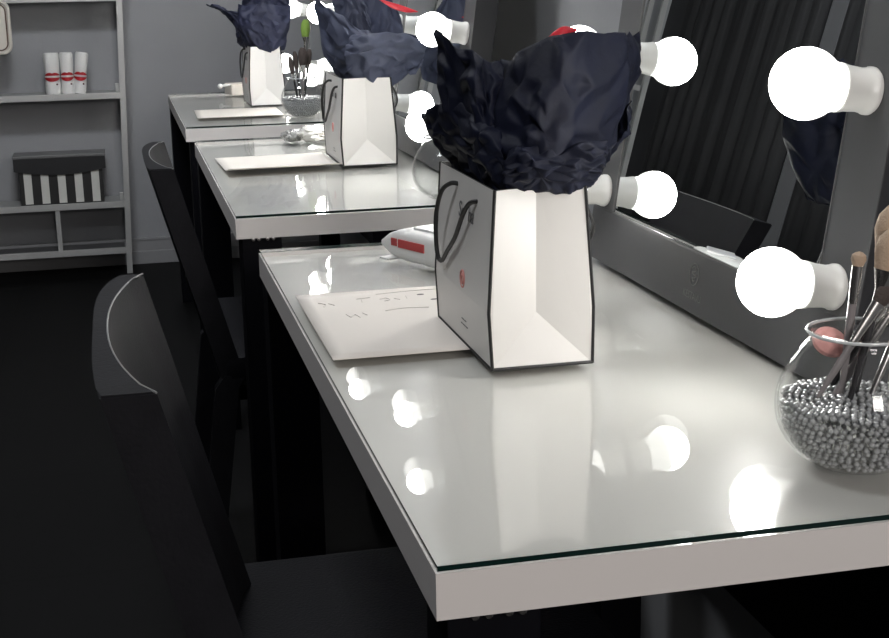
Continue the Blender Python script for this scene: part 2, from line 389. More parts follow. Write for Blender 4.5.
# ---------------------------------------------------------------- gift bags
BW, BD, BHt, BT = 0.108, 0.242, 0.186, 0.095
def make_bag():
    t = thing('gift_bag', (0, 0, 0), '-', 'gift bag', 'white gift bags with black edges')
    ox = 0.0; zm = 0.055; inn = 0.017
    tx0 = 0.003-0.005; tx1 = tx0+BT           # top is narrower
    tx0 = 0.005; tx1 = 0.100
    # keep each half of the gusset flat
    e1 = Vector((tx0, 0.002, BHt)); e2 = Vector(((tx0+tx1)/2, inn, BHt)); nn = e1.cross(e2)
    FMY = -(nn.x*BW*0.48+nn.z*zm)/nn.y
    B = {}
    def v(k, p): B[k] = p
    v('b00', (0, 0, 0)); v('b10', (BW, 0, 0)); v('b11', (BW, BD, 0)); v('b01', (0, BD, 0))
    v('t00', (tx0, 0.002, BHt)); v('t10', (tx1, 0.002, BHt)); v('t11', (tx1, BD-0.002, BHt)); v('t01', (tx0, BD-0.002, BHt))
    v('f_m', (BW*0.48, FMY, zm)); v('f_t', ((tx0+tx1)/2, inn, BHt)); v('r_m', (BW*0.48, BD-FMY, zm)); v('r_t', ((tx0+tx1)/2, BD-inn, BHt))
    v('l0', (-0.003, 0.001, zm+0.005)); v('l1', (-0.003, BD-0.001, zm+0.005)); v('g0', (BW+0.001, 0.001, zm+0.005)); v('g1', (BW+0.001, BD-0.001, zm+0.005))
    # front gusset and rear gusset
    def build(names_faces, name, m):
        bm = NB(); vs = {}
        for f in names_faces:
            for k in f:
                if k not in vs: vs[k] = bm.verts.new(B[k])
        for f in names_faces: bm.faces.new([vs[k] for k in f])
        bmesh.ops.recalc_face_normals(bm, faces=bm.faces[:])
        o = obj(name, bm, m, t, normals=False)
        md = o.modifiers.new('card', 'SOLIDIFY'); md.thickness = 0.0008; md.offset = 0
        return o
    build([('b00', 'b10', 'f_m'), ('b00', 'f_m', 'f_t', 't00'), ('b00', 't00', 'l0'), ('b10', 't10', 'f_t', 'f_m'), ('b10', 'g0', 't10')], 'gusset', paper_w)
    build([('b01', 'r_m', 'b11'), ('b01', 't01', 'r_t', 'r_m'), ('b01', 'l1', 't01'), ('b11', 'r_m', 'r_t', 't11'), ('b11', 't11', 'g1')], 'gusset', paper_w)
    sp_ = build([('b00', 'l0', 'l1', 'b01'), ('l0', 't00', 't01', 'l1')], 'side_panel', paper_w)
    build([('b10', 'b11', 'g1', 'g0'), ('g0', 'g1', 't11', 't10')], 'side_panel', paper_w)
    build([('b00', 'b01', 'b11', 'b10')], 'base_panel', paper_w)
    bm = NB(); r = 0.0019
    for seq in (('b00', 'l0', 't00'), ('b10', 'g0', 't10'), ('b01', 'l1', 't01'), ('b11', 'g1', 't11')): tube(bm, [B[k] for k in seq], r, 6)
    lift = lambda p: (p[0], p[1], p[2]+0.001)
    for a, b in (('b00', 'b10'), ('b10', 'b11'), ('b11', 'b01'), ('b01', 'b00')): tube(bm, [lift(B[a]), lift(B[b])], r, 6)
    for a, b in (('t00', 'f_t'), ('f_t', 't10'), ('t00', 't01'), ('t10', 't11')): tube(bm, [B[a], B[b]], 0.0006, 6)
    obj('edge_trim', bm, black_t, t, smooth=True)
    # rope handles hanging outside both side panels
    cordpts = [(0.006, 0.152, 0.172), (-0.003, 0.160, 0.172), (-0.009, 0.180, 0.160), (-0.011, 0.200, 0.131), (-0.010, 0.207, 0.100), (-0.009, 0.203, 0.082), (-0.008, 0.188, 0.080), (-0.007, 0.165, 0.095), (-0.006, 0.130, 0.117), (-0.005, 0.098, 0.146), (-0.002, 0.078, 0.162), (0.006, 0.064, 0.166)]
    bm = NB(); tube(bm, spline(cordpts, 6), 0.0026, 8); obj('handle', bm, black_t, t, smooth=True)
    bm = NB(); tube(bm, spline([(0.100, 0.035, 0.165), (0.107, 0.030, 0.165), (0.114, 0.024, 0.150), (0.117, 0.026, 0.135), (0.115, 0.045, 0.118), (0.112, 0.09, 0.112), (0.113, 0.14, 0.13), (0.108, 0.165, 0.155), (0.100, 0.168, 0.163)], 6), 0.0019, 8)
    obj('handle', bm, black_t, t, smooth=True)
    # printing on the left panel
    def lp(y, z, off=0.0012):
        # point on the left panel
        if z > zm+0.005: x = -0.003+(tx0+0.003)*(z-zm-0.005)/(BHt-zm-0.005)
        else: x = -0.003*z/(zm+0.005)
        return Vector((x-off, y, z))
    grey = mat('grey_print', (0.12, 0.12, 0.125), 0.6)
    bm = NB()
    tb = text_bm('So  ha', 0.026, frame4(lp(0.110, 0.147), (0, -1, 0), (0, 0, 1)), shear=0.35)
    obj('script_print', tb, grey, sp_)
    bm = NB(); c = lp(0.112, 0.074)
    for rr, th in ((0.0085, 0.0012), (0.0045, 0.0015)):
        tube(bm, [c+Vector((0.0006, rr*math.cos(a), rr*1.1*math.sin(a))) for a in [2*math.pi*k/24 for k in range(24)]], th, 5, closed=True)
    obj('round_logo', bm, coral_m, sp_)
    tb = NB()
    for z_, segs in ((0.028, ((0.121, 0.112), (0.109, 0.101))), (0.022, ((0.125, 0.119), (0.116, 0.106), (0.103, 0.096)))):
        for y0_, y1_ in segs: tube(tb, [lp(y0_, z_, 0.0006), lp(y1_, z_, 0.0006)], 0.0006, 5)
    obj('small_print', tb, grey, sp_)
    return t
bag = make_bag()
BAGP = [(0.1645, 0.4575, 0.001), (0.2715, 2.075, 0.001), (0.224, 3.62, 0.001)]
blab = ['white gift bag with navy tissue on the near desk, largest in the photo', 'white gift bag with blue tissue on the middle desk, black cord handles showing', 'white gift bag on the farthest desk, smallest in the photo']
for i in range(3):
    b = bag if i == 0 else dup(bag, BAGP[i])
    b.location = BAGP[i]; b['label'] = blab[i]
    if i == 1: b.scale = (1.08, 1, 1)

# crumpled tissue: measured rows of points (bottom, middle, top of each sheet)
TISSUE={
'A':[
 [[(0.181,0.493,0.182),(0.202,0.481,0.181),(0.226,0.471,0.181),(0.252,0.471,0.180),(0.277,0.481,0.182)],[(0.179,0.493,0.244),(0.197,0.445,0.248),(0.229,0.433,0.253),(0.273,0.457,0.253),(0.322,0.505,0.259)],[(0.199,0.541,0.308),(0.217,0.493,0.324),(0.244,0.481,0.332),(0.281,0.481,0.337),(0.322,0.517,0.337)]],
 [[(0.181,0.661,0.179),(0.177,0.589,0.180),(0.181,0.541,0.175),(0.187,0.505,0.178),(0.197,0.481,0.181)],[(0.154,0.637,0.274),(0.161,0.589,0.262),(0.165,0.517,0.260),(0.177,0.505,0.253),(0.190,0.493,0.253)],[(0.148,0.637,0.343),(0.153,0.589,0.330),(0.163,0.541,0.323),(0.180,0.541,0.314),(0.200,0.529,0.307)]],
 [[(0.177,0.673,0.178),(0.180,0.649,0.174),(0.182,0.589,0.174),(0.180,0.517,0.177),(0.186,0.481,0.182)],[(0.162,0.697,0.210),(0.164,0.649,0.212),(0.165,0.577,0.214),(0.167,0.505,0.223),(0.183,0.469,0.221)],[(0.151,0.697,0.245),(0.153,0.661,0.255),(0.157,0.613,0.265),(0.169,0.553,0.264),(0.188,0.505,0.257)]],
 [[(0.183,0.469,0.185),(0.208,0.465,0.182),(0.234,0.465,0.180),(0.252,0.465,0.180),(0.266,0.469,0.182)],[(0.175,0.451,0.207),(0.196,0.433,0.210),(0.224,0.433,0.208),(0.252,0.439,0.208),(0.280,0.457,0.207)],[(0.183,0.457,0.227),(0.204,0.445,0.232),(0.233,0.445,0.226),(0.259,0.445,0.227),(0.285,0.457,0.232)]],
 [[(0.277,0.529,0.172),(0.298,0.565,0.168),(0.310,0.589,0.165),(0.324,0.625,0.164),(0.337,0.661,0.164)],[(0.309,0.529,0.245),(0.331,0.553,0.250),(0.353,0.589,0.251),(0.372,0.625,0.251),(0.393,0.673,0.251)],[(0.320,0.565,0.334),(0.336,0.577,0.333),(0.357,0.601,0.331),(0.374,0.625,0.328),(0.394,0.661,0.324)]],
 [[(0.186,0.673,0.177),(0.213,0.661,0.171),(0.248,0.661,0.164),(0.290,0.661,0.164),(0.333,0.661,0.164)],[(0.175,0.697,0.246),(0.217,0.697,0.239),(0.275,0.709,0.241),(0.337,0.709,0.244),(0.374,0.685,0.251)],[(0.171,0.673,0.313),(0.214,0.685,0.285),(0.269,0.709,0.288),(0.318,0.709,0.300),(0.373,0.685,0.314)]],
 [[(0.281,0.505,0.186),(0.293,0.529,0.193),(0.304,0.553,0.200),(0.315,0.577,0.207),(0.325,0.601,0.210)],[(0.287,0.481,0.209),(0.303,0.505,0.216),(0.323,0.541,0.222),(0.338,0.565,0.232),(0.351,0.589,0.240)],[(0.290,0.469,0.213),(0.305,0.493,0.222),(0.322,0.517,0.233),(0.338,0.541,0.243),(0.360,0.589,0.261)]],
],
'B':[
 [[(0.293,2.308,0.178),(0.298,2.224,0.174),(0.310,2.164,0.169),(0.326,2.128,0.169),(0.346,2.116,0.169)],[(0.265,2.308,0.264),(0.281,2.224,0.251),(0.307,2.152,0.243),(0.327,2.116,0.240),(0.346,2.104,0.234)],[(0.253,2.308,0.369),(0.270,2.248,0.337),(0.302,2.200,0.310),(0.330,2.152,0.289),(0.356,2.128,0.272)]],
 [[(0.302,2.116,0.171),(0.330,2.110,0.168),(0.358,2.110,0.167),(0.380,2.110,0.168),(0.401,2.116,0.172)],[(0.287,2.104,0.229),(0.324,2.068,0.234),(0.367,2.068,0.228),(0.404,2.068,0.223),(0.448,2.092,0.216)],[(0.312,2.152,0.273),(0.347,2.104,0.277),(0.389,2.092,0.281),(0.427,2.092,0.271),(0.469,2.104,0.257)]],
 [[(0.309,2.248,0.172),(0.332,2.248,0.172),(0.354,2.248,0.171),(0.377,2.248,0.170),(0.400,2.248,0.169)],[(0.293,2.248,0.300),(0.314,2.224,0.300),(0.336,2.224,0.295),(0.356,2.224,0.286),(0.371,2.224,0.268)],[(0.285,2.248,0.373),(0.313,2.224,0.381),(0.336,2.224,0.360),(0.353,2.224,0.334),(0.367,2.224,0.294)]],
 [[(0.321,2.320,0.172),(0.351,2.320,0.168),(0.383,2.320,0.167),(0.414,2.320,0.169),(0.440,2.320,0.172)],[(0.343,2.332,0.279),(0.373,2.332,0.278),(0.403,2.332,0.277),(0.431,2.332,0.267),(0.463,2.332,0.253)],[(0.354,2.320,0.389),(0.384,2.332,0.398),(0.413,2.344,0.388),(0.431,2.344,0.365),(0.446,2.332,0.325)]],
 [[(0.388,2.152,0.176),(0.400,2.164,0.179),(0.409,2.176,0.182),(0.418,2.200,0.183),(0.425,2.224,0.183)],[(0.409,2.116,0.207),(0.429,2.128,0.215),(0.443,2.152,0.222),(0.449,2.176,0.229),(0.449,2.200,0.236)],[(0.420,2.068,0.189),(0.441,2.080,0.200),(0.457,2.104,0.215),(0.465,2.116,0.231),(0.468,2.128,0.248)]],
],
'C':[
 [[(0.223,3.792,0.189),(0.231,3.744,0.181),(0.238,3.684,0.177),(0.248,3.660,0.175),(0.263,3.648,0.175)],[(0.177,3.768,0.274),(0.184,3.732,0.278),(0.195,3.708,0.278),(0.209,3.696,0.272),(0.233,3.684,0.269)],[(0.109,3.768,0.317),(0.117,3.744,0.314),(0.131,3.720,0.311),(0.155,3.708,0.304),(0.192,3.696,0.297)]],
 [[(0.234,3.648,0.176),(0.259,3.636,0.173),(0.284,3.636,0.172),(0.312,3.636,0.171),(0.340,3.648,0.173)],[(0.202,3.624,0.259),(0.237,3.600,0.252),(0.274,3.600,0.248),(0.312,3.600,0.247),(0.356,3.624,0.248)],[(0.201,3.648,0.320),(0.236,3.624,0.313),(0.274,3.624,0.325),(0.318,3.624,0.311),(0.372,3.648,0.316)]],
 [[(0.235,3.828,0.177),(0.270,3.840,0.176),(0.303,3.840,0.175),(0.329,3.840,0.174),(0.356,3.840,0.173)],[(0.222,3.840,0.271),(0.264,3.864,0.270),(0.303,3.864,0.269),(0.343,3.864,0.268),(0.380,3.840,0.261)],[(0.244,3.828,0.348),(0.282,3.864,0.366),(0.321,3.864,0.359),(0.355,3.864,0.371),(0.391,3.840,0.351)]],
 [[(0.223,3.864,0.183),(0.225,3.816,0.178),(0.230,3.768,0.177),(0.232,3.720,0.176),(0.237,3.672,0.175)],[(0.204,3.852,0.220),(0.207,3.816,0.221),(0.216,3.768,0.222),(0.225,3.720,0.221),(0.236,3.672,0.222)],[(0.208,3.840,0.265),(0.215,3.804,0.266),(0.224,3.756,0.273),(0.233,3.708,0.274),(0.245,3.672,0.269)]],
],
}

def crumple_sheet(rows, seed, name, parent, m, origin, amp=0.008):
    rnd = random.Random(seed)
    rows = [[Vector(p)-Vector(origin) for p in r] for r in rows]
    cols = [spline(r, 3) for r in rows]; nU = len(cols[0]); nv = 11; g = []
    for j in range(nv+1):
        r = []
        for i in range(nU):
            jj = j+(rnd.uniform(-0.33, 0.33) if 0 < j < nv else 0); tt = jj/nv
            a, b, c = cols[0][i], cols[1][i], cols[2][i]
            r.append(a*(2*(tt-0.5)*(tt-1))+b*(-4*tt*(tt-1))+c*(2*tt*(tt-0.5)))
        g.append(r)
    bm = NB(); cl = bm.edges.layers.float.new('crease_edge'); vs = []
    for j in range(nv+1):
        r = []
        for i in range(nU):
            p = g[j][i]
            du = g[j][min(i+1, nU-1)]-g[j][max(i-1, 0)]; dv = g[min(j+1, nv)][i]-g[max(j-1, 0)][i]
            n = du.cross(dv); n = n.normalized() if n.length > 1e-9 else Vector((0, -1, 0))
            edge = 0.55 if j in (0, nv) or i in (0, nU-1) else 1
            low = noise.noise(p*14+Vector((seed, 0, 0)))*1.4
            side = du.normalized()*rnd.uniform(-0.3, 0.3)*du.length*0.5*(0 if i in (0, nU-1) else 1)
            r.append(bm.verts.new(p+n*amp*edge*(low+rnd.uniform(-0.75, 0.75))+side+(Vector((0, 0, rnd.uniform(-0.004, 0.004))) if j == nv else Vector())))
        vs.append(r)
    for j in range(nv):
        for i in range(nU-1):
            q = (vs[j][i], vs[j][i+1], vs[j+1][i+1], vs[j+1][i])
            if rnd.random() < 0.5: bm.faces.new((q[0], q[1], q[2])); bm.faces.new((q[0], q[2], q[3]))
            else: bm.faces.new((q[0], q[1], q[3])); bm.faces.new((q[1], q[2], q[3]))
    for e in bm.edges: e[cl] = rnd.choice((0.0, 0.35, 0.6, 0.8)) if not e.is_boundary else 0.9
    o = obj(name, bm, m, parent, smooth='all', normals=False)
    sb = o.modifiers.new('folds', 'SUBSURF'); sb.levels = 2; sb.render_levels = 2
    md = o.modifiers.new('thick', 'SOLIDIFY'); md.thickness = 0.0004
    return o
tlab = {'A': 'dark navy crumpled tissue paper bursting out of the near gift bag', 'B': 'blue grey crumpled tissue paper standing out of the middle gift bag', 'C': 'dark tissue paper with a long pointed corner in the farthest gift bag'}
tissue_blue = mat('tissue_blue', (0.085, 0.095, 0.14), 0.5, var=0.3, vscale=14, bump=0.15, bscale=160, trans=0.45, spec=0.3)
tissue_far = mat('tissue_far', (0.03, 0.034, 0.065), 0.5, var=0.3, vscale=14, bump=0.15, bscale=160, trans=0.35, spec=0.3)
for i, k in enumerate('ABC'):
    t = thing('tissue_paper', BAGP[i], tlab[k], 'tissue paper', 'tissue paper in the gift bags')
    for n, rows in enumerate(TISSUE[k]):
        crumple_sheet(rows, n*5+i*31+2, 'tissue_sheet', t, {'A': tissue_m, 'B': tissue_blue, 'C': tissue_far}[k], BAGP[i], 0.009)

# curls of red satin ribbon rising from the first two bags
RIB0 = ([(0.2792, 0.64  , 0.3234), (0.2897, 0.64  , 0.3285), (0.3014, 0.64  , 0.3337), (0.3188, 0.65  , 0.334)], 'small curl of red satin ribbon above the near dark tissue, left of a bulb')
RIB1 = ([(0.3582, 2.08  , 0.3501), (0.3879, 2.08  , 0.3371), (0.4156, 2.08  , 0.3282), (0.4436, 2.08  , 0.3214)], 'long red satin ribbon above the blue tissue of the middle bag')
def strip(pts, wv, label):
    bm = NB(); sp = spline(pts, 8); n = len(sp); wv = Vector(wv); prev = None
    for i, p in enumerate(sp):
        k = math.sin(math.pi*(i+0.4)/(n-0.2)); cur = [bm.verts.new(p+wv*k*s+Vector((0, 0, 0.004*math.cos(s*2)*k))) for s in (-1, -0.5, 0, 0.5, 1)]
        if prev:
            for a in range(4): bm.faces.new((prev[a], prev[a+1], cur[a+1], cur[a]))
        prev = cur
    o = obj('red_ribbon', bm, navyred, smooth='all', normals=False)
    md = o.modifiers.new('thick', 'SOLIDIFY'); md.thickness = 0.0008
    return tag(o, label, 'ribbon', 'red ribbons in the gift bags')
for pts, lab in (RIB0, RIB1):
    strip(pts, (0, 0.003, 0.006), lab)

# ---------------------------------------------------------------- paper charts
def paper(x, y, w, d, rz, bend, label):
    bm = NB(); n = 12; g = []
    for j in range(n+1):
        r = []
        for i in range(n+1):
            u, v = i/n, j/n
            z = 0.0009+bend*(max(0, 0.25-v)/0.25)**2*0.3+bend*0.15*max(0, u-0.8)
            r.append(bm.verts.new((u*w, v*d, z)))
        g.append(r)
    for j in range(n):
        for i in range(n): bm.faces.new((g[j][i], g[j][i+1], g[j+1][i+1], g[j+1][i]))
    t = thing('paper_chart', (x, y, 0), label, 'paper', 'paper charts on the desks', rz)
    o = obj('paper_sheet', bm, sheet_m, t, smooth='all'); md = o.modifiers.new('thick', 'SOLIDIFY'); md.thickness = 0.0006; md.offset = 1
    return t
pc = paper(0.013, 0.546, 0.205, 0.320, 0.0, 0.0, 'cream face chart sheet with faint sketches, lying left of the near gift bag')
YS = 1.12
bm = NB(); zz = 0.0019
def stroke(pts, r=0.0006): tube(bm, [(q.x, q.y, zz) for q in spline([(a, b*YS, 0) for a, b in pts], 4)], r, 4)
for q in ([(0.022, 0.238), (0.030, 0.228), (0.026, 0.218)], [(0.034, 0.232), (0.040, 0.222)], [(0.072, 0.245), (0.090, 0.248)], [(0.078, 0.246), (0.076, 0.228)], [(0.100, 0.236), (0.108, 0.240), (0.112, 0.230), (0.104, 0.226)], [(0.118, 0.236), (0.124, 0.228)], [(0.135, 0.244), (0.134, 0.232)],
          [(0.046, 0.176), (0.050, 0.162), (0.056, 0.172), (0.060, 0.158)], [(0.066, 0.178), (0.070, 0.166)], [(0.095, 0.18), (0.12, 0.186), (0.15, 0.182)], [(0.10, 0.262), (0.15, 0.268), (0.19, 0.267)]): stroke(q, 0.00035)
obj('faint_sketch', bm, print_m, pc)
for a, b in ((0.155, 0.247), (0.166, 0.219)):
    bm = NB(); lathe(bm, [(0, 0.0006), (0.004, 0.0005), (0.005, 0)], 14, Matrix.Translation((a, b*YS, 0.0015)) @ Matrix.Scale(0.55, 4, (0, 1, 0)))
    obj('dark_spot', bm, dot_m, pc)
paper(0.024, 2.06, 0.245, 0.275, 0.03, 0.03, 'cream paper sheet with a curled edge on the middle desk')
paper(0.034, 3.27, 0.255, 0.30, -0.02, 0.01, 'thin cream paper sheet on the farthest desk')

# ---------------------------------------------------------------- wipes packet on the near desk
def pillow_box(bm, L, W, H, n=14, m=8, mi=0):
    # soft packet along +x, pinched at both ends
    def P(u, a):
        k = 1-abs(2*u-1)**6; hh = H*(0.25+0.75*k)
        y = W/2*math.copysign(abs(math.cos(a))**0.35, math.cos(a)); z = hh/2*math.copysign(abs(math.sin(a))**0.45, math.sin(a))
        return Vector((u*L, y, H/2*0.9+z))
    rings = [[bm.verts.new(P(i/n, 2*math.pi*(k+0.5)/24)) for k in range(24)] for i in range(n+1)]
    for a, b in zip(rings, rings[1:]):
        for k in range(24): bm.faces.new((a[k], a[(k+1) % 24], b[(k+1) % 24], b[k]))
    bm.faces.new(rings[0]); bm.faces.new(rings[-1][::-1]); return bm
t = thing('wipes_packet', (0.207, 1.105, 0.001), 'white wipes packet with red print behind the near gift bag', 'packet', rz=math.radians(-66))
obj('packet_body', pillow_box(NB(), 0.19, 0.085, 0.046), white_p, t, smooth=True)
obj('lid_flap', box(NB(), (0.05, -0.022, 0.043), (0.13, 0.022, 0.047), 0.002), mat('flap_white', (0.7, 0.7, 0.7), 0.3), t)
bm = NB(); box(bm, (0.026, -0.0440, 0.020), (0.039, -0.0415, 0.031), 0.0004); box(bm, (0.043, -0.0440, 0.019), (0.105, -0.0415, 0.031), 0.0004)
obj('red_print_band', bm, red_m, t)
obj('packet_tab', box(NB(), (0.012, -0.055, 0.0), (0.034, -0.03, 0.003), 0.001), white_p, t)

# crumpled clear packets and a small box on the middle desk
def crumpled(name, loc, sx, sy, sz, m, label, cat, seed):
    bm = NB(); bmesh.ops.create_icosphere(bm, subdivisions=4, radius=1)
    for v in bm.verts:
        d = v.co.normalized(); k = 0.82+0.35*abs(noise.noise(d*1.8+Vector((seed, 0, 0))))-0.2*abs(noise.noise(d*4+Vector((0, seed, 0))))
        v.co = Vector((d.x*sx*k, d.y*sy*k, max(-sz*0.75, d.z*sz*k)+sz*0.75))
    o = obj(name, bm, m, smooth=True); o.location = loc
    return tag(o, label, cat)
crumpled('wrapped_sponge', (0.285, 2.585, 0.001), 0.055, 0.06, 0.024, wrapper_m, 'crumpled clear wrapped packet on the middle desk left of the gift bag', 'packet', 3.3)
crumpled('clear_cup', (0.228, 2.60, 0.001), 0.030, 0.045, 0.018, mat('cup_grey', (0.25, 0.25, 0.24), 0.15, coat=0.8), 'small grey see-through packet at the far edge of the middle desk', 'packet', 8.1)
t = thing('tissue_box', (0.225, 4.12, 0.001), 'small white box with a round knob left of the farthest gift bag', 'box', rz=math.radians(10))
obj('box_body', box(NB(), (-0.035, -0.05, 0), (0.035, 0.05, 0.038), 0.003), cream_m, t)
bm = NB(); tube(bm, [(-0.03, -0.03, 0.036), (-0.065, -0.03, 0.034)], 0.004, 8)
bmesh.ops.create_icosphere(bm, subdivisions=2, radius=0.009, matrix=Matrix.Translation((-0.07, -0.03, 0.033)))
obj('box_knob', bm, white_p, t, smooth=True)

# ---------------------------------------------------------------- brush jars
JP = [(0.380, 0.110, 0.001), (0.386, 1.592, 0.001), (0.3395, 3.235, 0.001)]
JL = ['round clear glass fishbowl jar with clear beads at the right end of the near desk', 'round clear glass jar on the middle desk, mostly hidden behind the near gift bag', 'round clear glass jar of brushes on the farthest desk beside its gift bag']
jprof = [(0.0, 0.0005), (0.030, 0.0005), (0.036, 0.003), (0.050, 0.013), (0.0605, 0.030), (0.064, 0.047), (0.062, 0.064), (0.055, 0.082), (0.0455, 0.096), (0.041, 0.103), (0.0405, 0.108), (0.042, 0.111)]
def smooth_prof(pr, n=4):
    return [(max(0, p.x), p.y) for p in spline([(a, b, 0) for a, b in pr], n)]
def make_jar(i):
    t = thing('glass_jar', JP[i], JL[i], 'jar', 'glass brush jars')
    bm = NB(); pr = smooth_prof(jprof); inner = [(max(0, r-0.0022), z+0.0022) for r, z in pr[::-1]]
    lathe(bm, pr+inner, 48)
    obj('jar_bowl', bm, jarglass, t, smooth='all')
    bm = NB(); tube(bm, [(0.0412*math.cos(a), 0.0412*math.sin(a), 0.1112) for a in [2*math.pi*k/40 for k in range(40)]], 0.0014, 6, closed=True)
    obj('jar_rim', bm, mat('rim_glass', (0.55, 0.57, 0.57), 0.08, coat=1.0), t, smooth='all')
    if i == 0: t.scale = (1.04, 1.04, 1.0)
    return t
random.seed(11)
for i in range(3): make_jar(i)
def rad_at(z):
    for (r0, z0), (r1, z1) in zip(jprof[1:], jprof[2:]):
        if z0 <= z <= z1: return r0+(r1-r0)*(z-z0)/max(1e-6, z1-z0)
    return 0.04
def beads(i, n, blab):
    bm = NB(); k = 0
    base = NB(); bmesh.ops.create_icosphere(base, subdivisions=1, radius=1)
    co = [v.co.copy() for v in base.verts]; fc = [[v.index for v in f.verts] for f in base.faces]; base.free()
    layers = [0.0062+0.0047*q for q in range(11)]
    for q, z in enumerate(layers):
        R = rad_at(z)-0.0055
        r = R
        while r > 0:
            m = max(1, int(2*math.pi*r/0.0056))
            for s in range(m):
                if r < R-0.009 and q < 9: continue
                a = 2*math.pi*(s+random.random()*0.4)/m
                h = 0.006*noise.noise(Vector((math.cos(a)*r*40, math.sin(a)*r*40, 5))) if q >= 9 else 0
                c = Vector((r*math.cos(a), r*math.sin(a), z+random.uniform(-0.001, 0.001)+h)); rd = random.uniform(0.0020, 0.0030)
                vs = [bm.verts.new(c+v*rd) for v in co]
                for f in fc: bm.faces.new([vs[x] for x in f])
            r -= 0.0054
    o = obj('clear_beads', bm, bead_m, smooth='all'); o.location = JP[i]; o.scale = (1.04, 1.04, 1) if i == 0 else (1, 1, 1)
    return tag(o, blab, 'beads', kind='stuff')
beads(0, 0, 'clear glass beads filling the lower half of the near fishbowl jar')
beads(2, 0, 'pale clear beads in the jar on the farthest desk')

def brush(base, tip, hr, hl, fl, hair, hm, label, flat=1.0, grp='makeup brushes in the near jar', hmax=None):
    base = Vector(base); tip = Vector(tip); L = (tip-base).length
    t = thing('makeup_brush', base, label, 'brush', grp)
    q = (tip-base).to_track_quat('Z', 'X'); m = q.to_matrix().to_4x4() @ Matrix.Scale(flat, 4, (0, 1, 0))
    zf = L-hl-fl
    bm = NB(); lathe(bm, [(0, 0), (0.0016, 0.001), (0.0024, 0.01), (0.0036, zf*0.6), (0.0032, zf), (0, zf)], 12, m); obj('brush_handle', bm, hm, t, smooth=True)
    bm = NB(); lathe(bm, [(0, zf-0.001), (0.0036, zf-0.001), (0.0042, zf+fl*0.3), (hr*0.72, zf+fl), (0, zf+fl)], 14, m); obj('ferrule', bm, ferrule_m, t, smooth=True)
    bm = NB(); lathe(bm, [(0, zf+fl-0.001), (hr*0.70, zf+fl), (hr, zf+fl+hl*0.45), (hr*0.9, zf+fl+hl*0.75), (hr*0.5, L-0.001), (0, L)], 16, m); obj('bristles', bm, hair, t, smooth=True)
    return t
brush((0.372, 0.125, 0.045), (0.3845, 0.128, 0.174), 0.0062, 0.012, 0.030, hair_tan, handle_g, 'upright tan tipped brush, leftmost in the near jar')
brush((0.380, 0.140, 0.040), (0.392, 0.144, 0.170), 0.0055, 0.010, 0.028, hair_dark, handle_m, 'upright brush with dark bristles just behind the leftmost tan brush', 0.7)
brush((0.344, 0.112, 0.058), (0.4035, 0.112, 0.147), 0.0085, 0.016, 0.040, hair_dark, handle_g, 'flat headed brush leaning right across the near jar front', 0.6)
brush((0.370, 0.110, 0.045), (0.411, 0.118, 0.192), 0.013, 0.034, 0.024, hair_tan, handle_m, 'big fluffy tan powder brush at the right edge of the photo')
brush((0.384, 0.125, 0.045), (0.421, 0.136, 0.208), 0.014, 0.038, 0.026, hair_tan, handle_m, 'tallest fluffy tan powder brush, behind the big one at the right edge')
brush((0.372, 0.15, 0.045), (0.432, 0.14, 0.150), 0.006, 0.014, 0.03, hair_tan, handle_m, 'slim brush leaning far right out of the near jar')
brush((0.362, 0.128, 0.045), (0.418, 0.12, 0.134), 0.005, 0.012, 0.03, hair_dark, handle_g, 'short slim brush leaning right in the near jar')
brush((0.39, 0.115, 0.045), (0.444, 0.125, 0.16), 0.006, 0.014, 0.03, hair_tan, ferrule_m, 'silver handled brush leaning right in the near jar')
t = tag(obj('powder_puff', lathe(NB(), [(0, 0), (0.010, 0.0005), (0.0145, 0.004), (0.0145, 0.008), (0.010, 0.012), (0, 0.0125)], 24, Matrix.Rotation(math.radians(40), 4, 'X')), pink_m, smooth=True), 'pink round powder puff tucked inside the near glass jar', 'powder puff')
t.location = (0.372, 0.150, 0.090)
g3 = 'makeup brushes in the far jar'
jx, jy = 0.3395, 3.235
for k, (bx, by, tx, ty, tz, r, hm, hr_, lab) in enumerate([
    (-0.015, -0.01, -0.035, -0.015, 0.175, 0.008, handle_m, hair_dark, 'dark brush leaning left in the far jar'),
    (-0.006, 0.0, -0.020, -0.015, 0.190, 0.008, handle_m, hair_dark, 'slim dark brush left of centre in the far jar'),
    (0.0, 0.0, 0.004, -0.018, 0.200, 0.014, handle_g, hair_dark, 'wide dark brush at the centre of the far jar'),
    (0.006, 0.01, 0.026, -0.002, 0.195, 0.009, handle_m, hair_dark, 'dark brush leaning right in the far jar'),
    (0.006, 0.02, 0.022, 0.03, 0.278, 0.014, ferrule_m, hair_green, 'tall brush with green bristles in the far jar')]):
    brush((jx+bx, jy+by, 0.045), (jx+tx, jy+ty, tz), r, 0.05, 0.02, hr_, hm, lab, 1.0, g3)
brush((0.388, 1.59, 0.03), (0.402, 1.585, 0.165), 0.008, 0.02, 0.03, hair_dark, handle_m, 'dark brush in the middle jar, hidden behind the near bag', 1.0, 'makeup brushes in the middle jar')

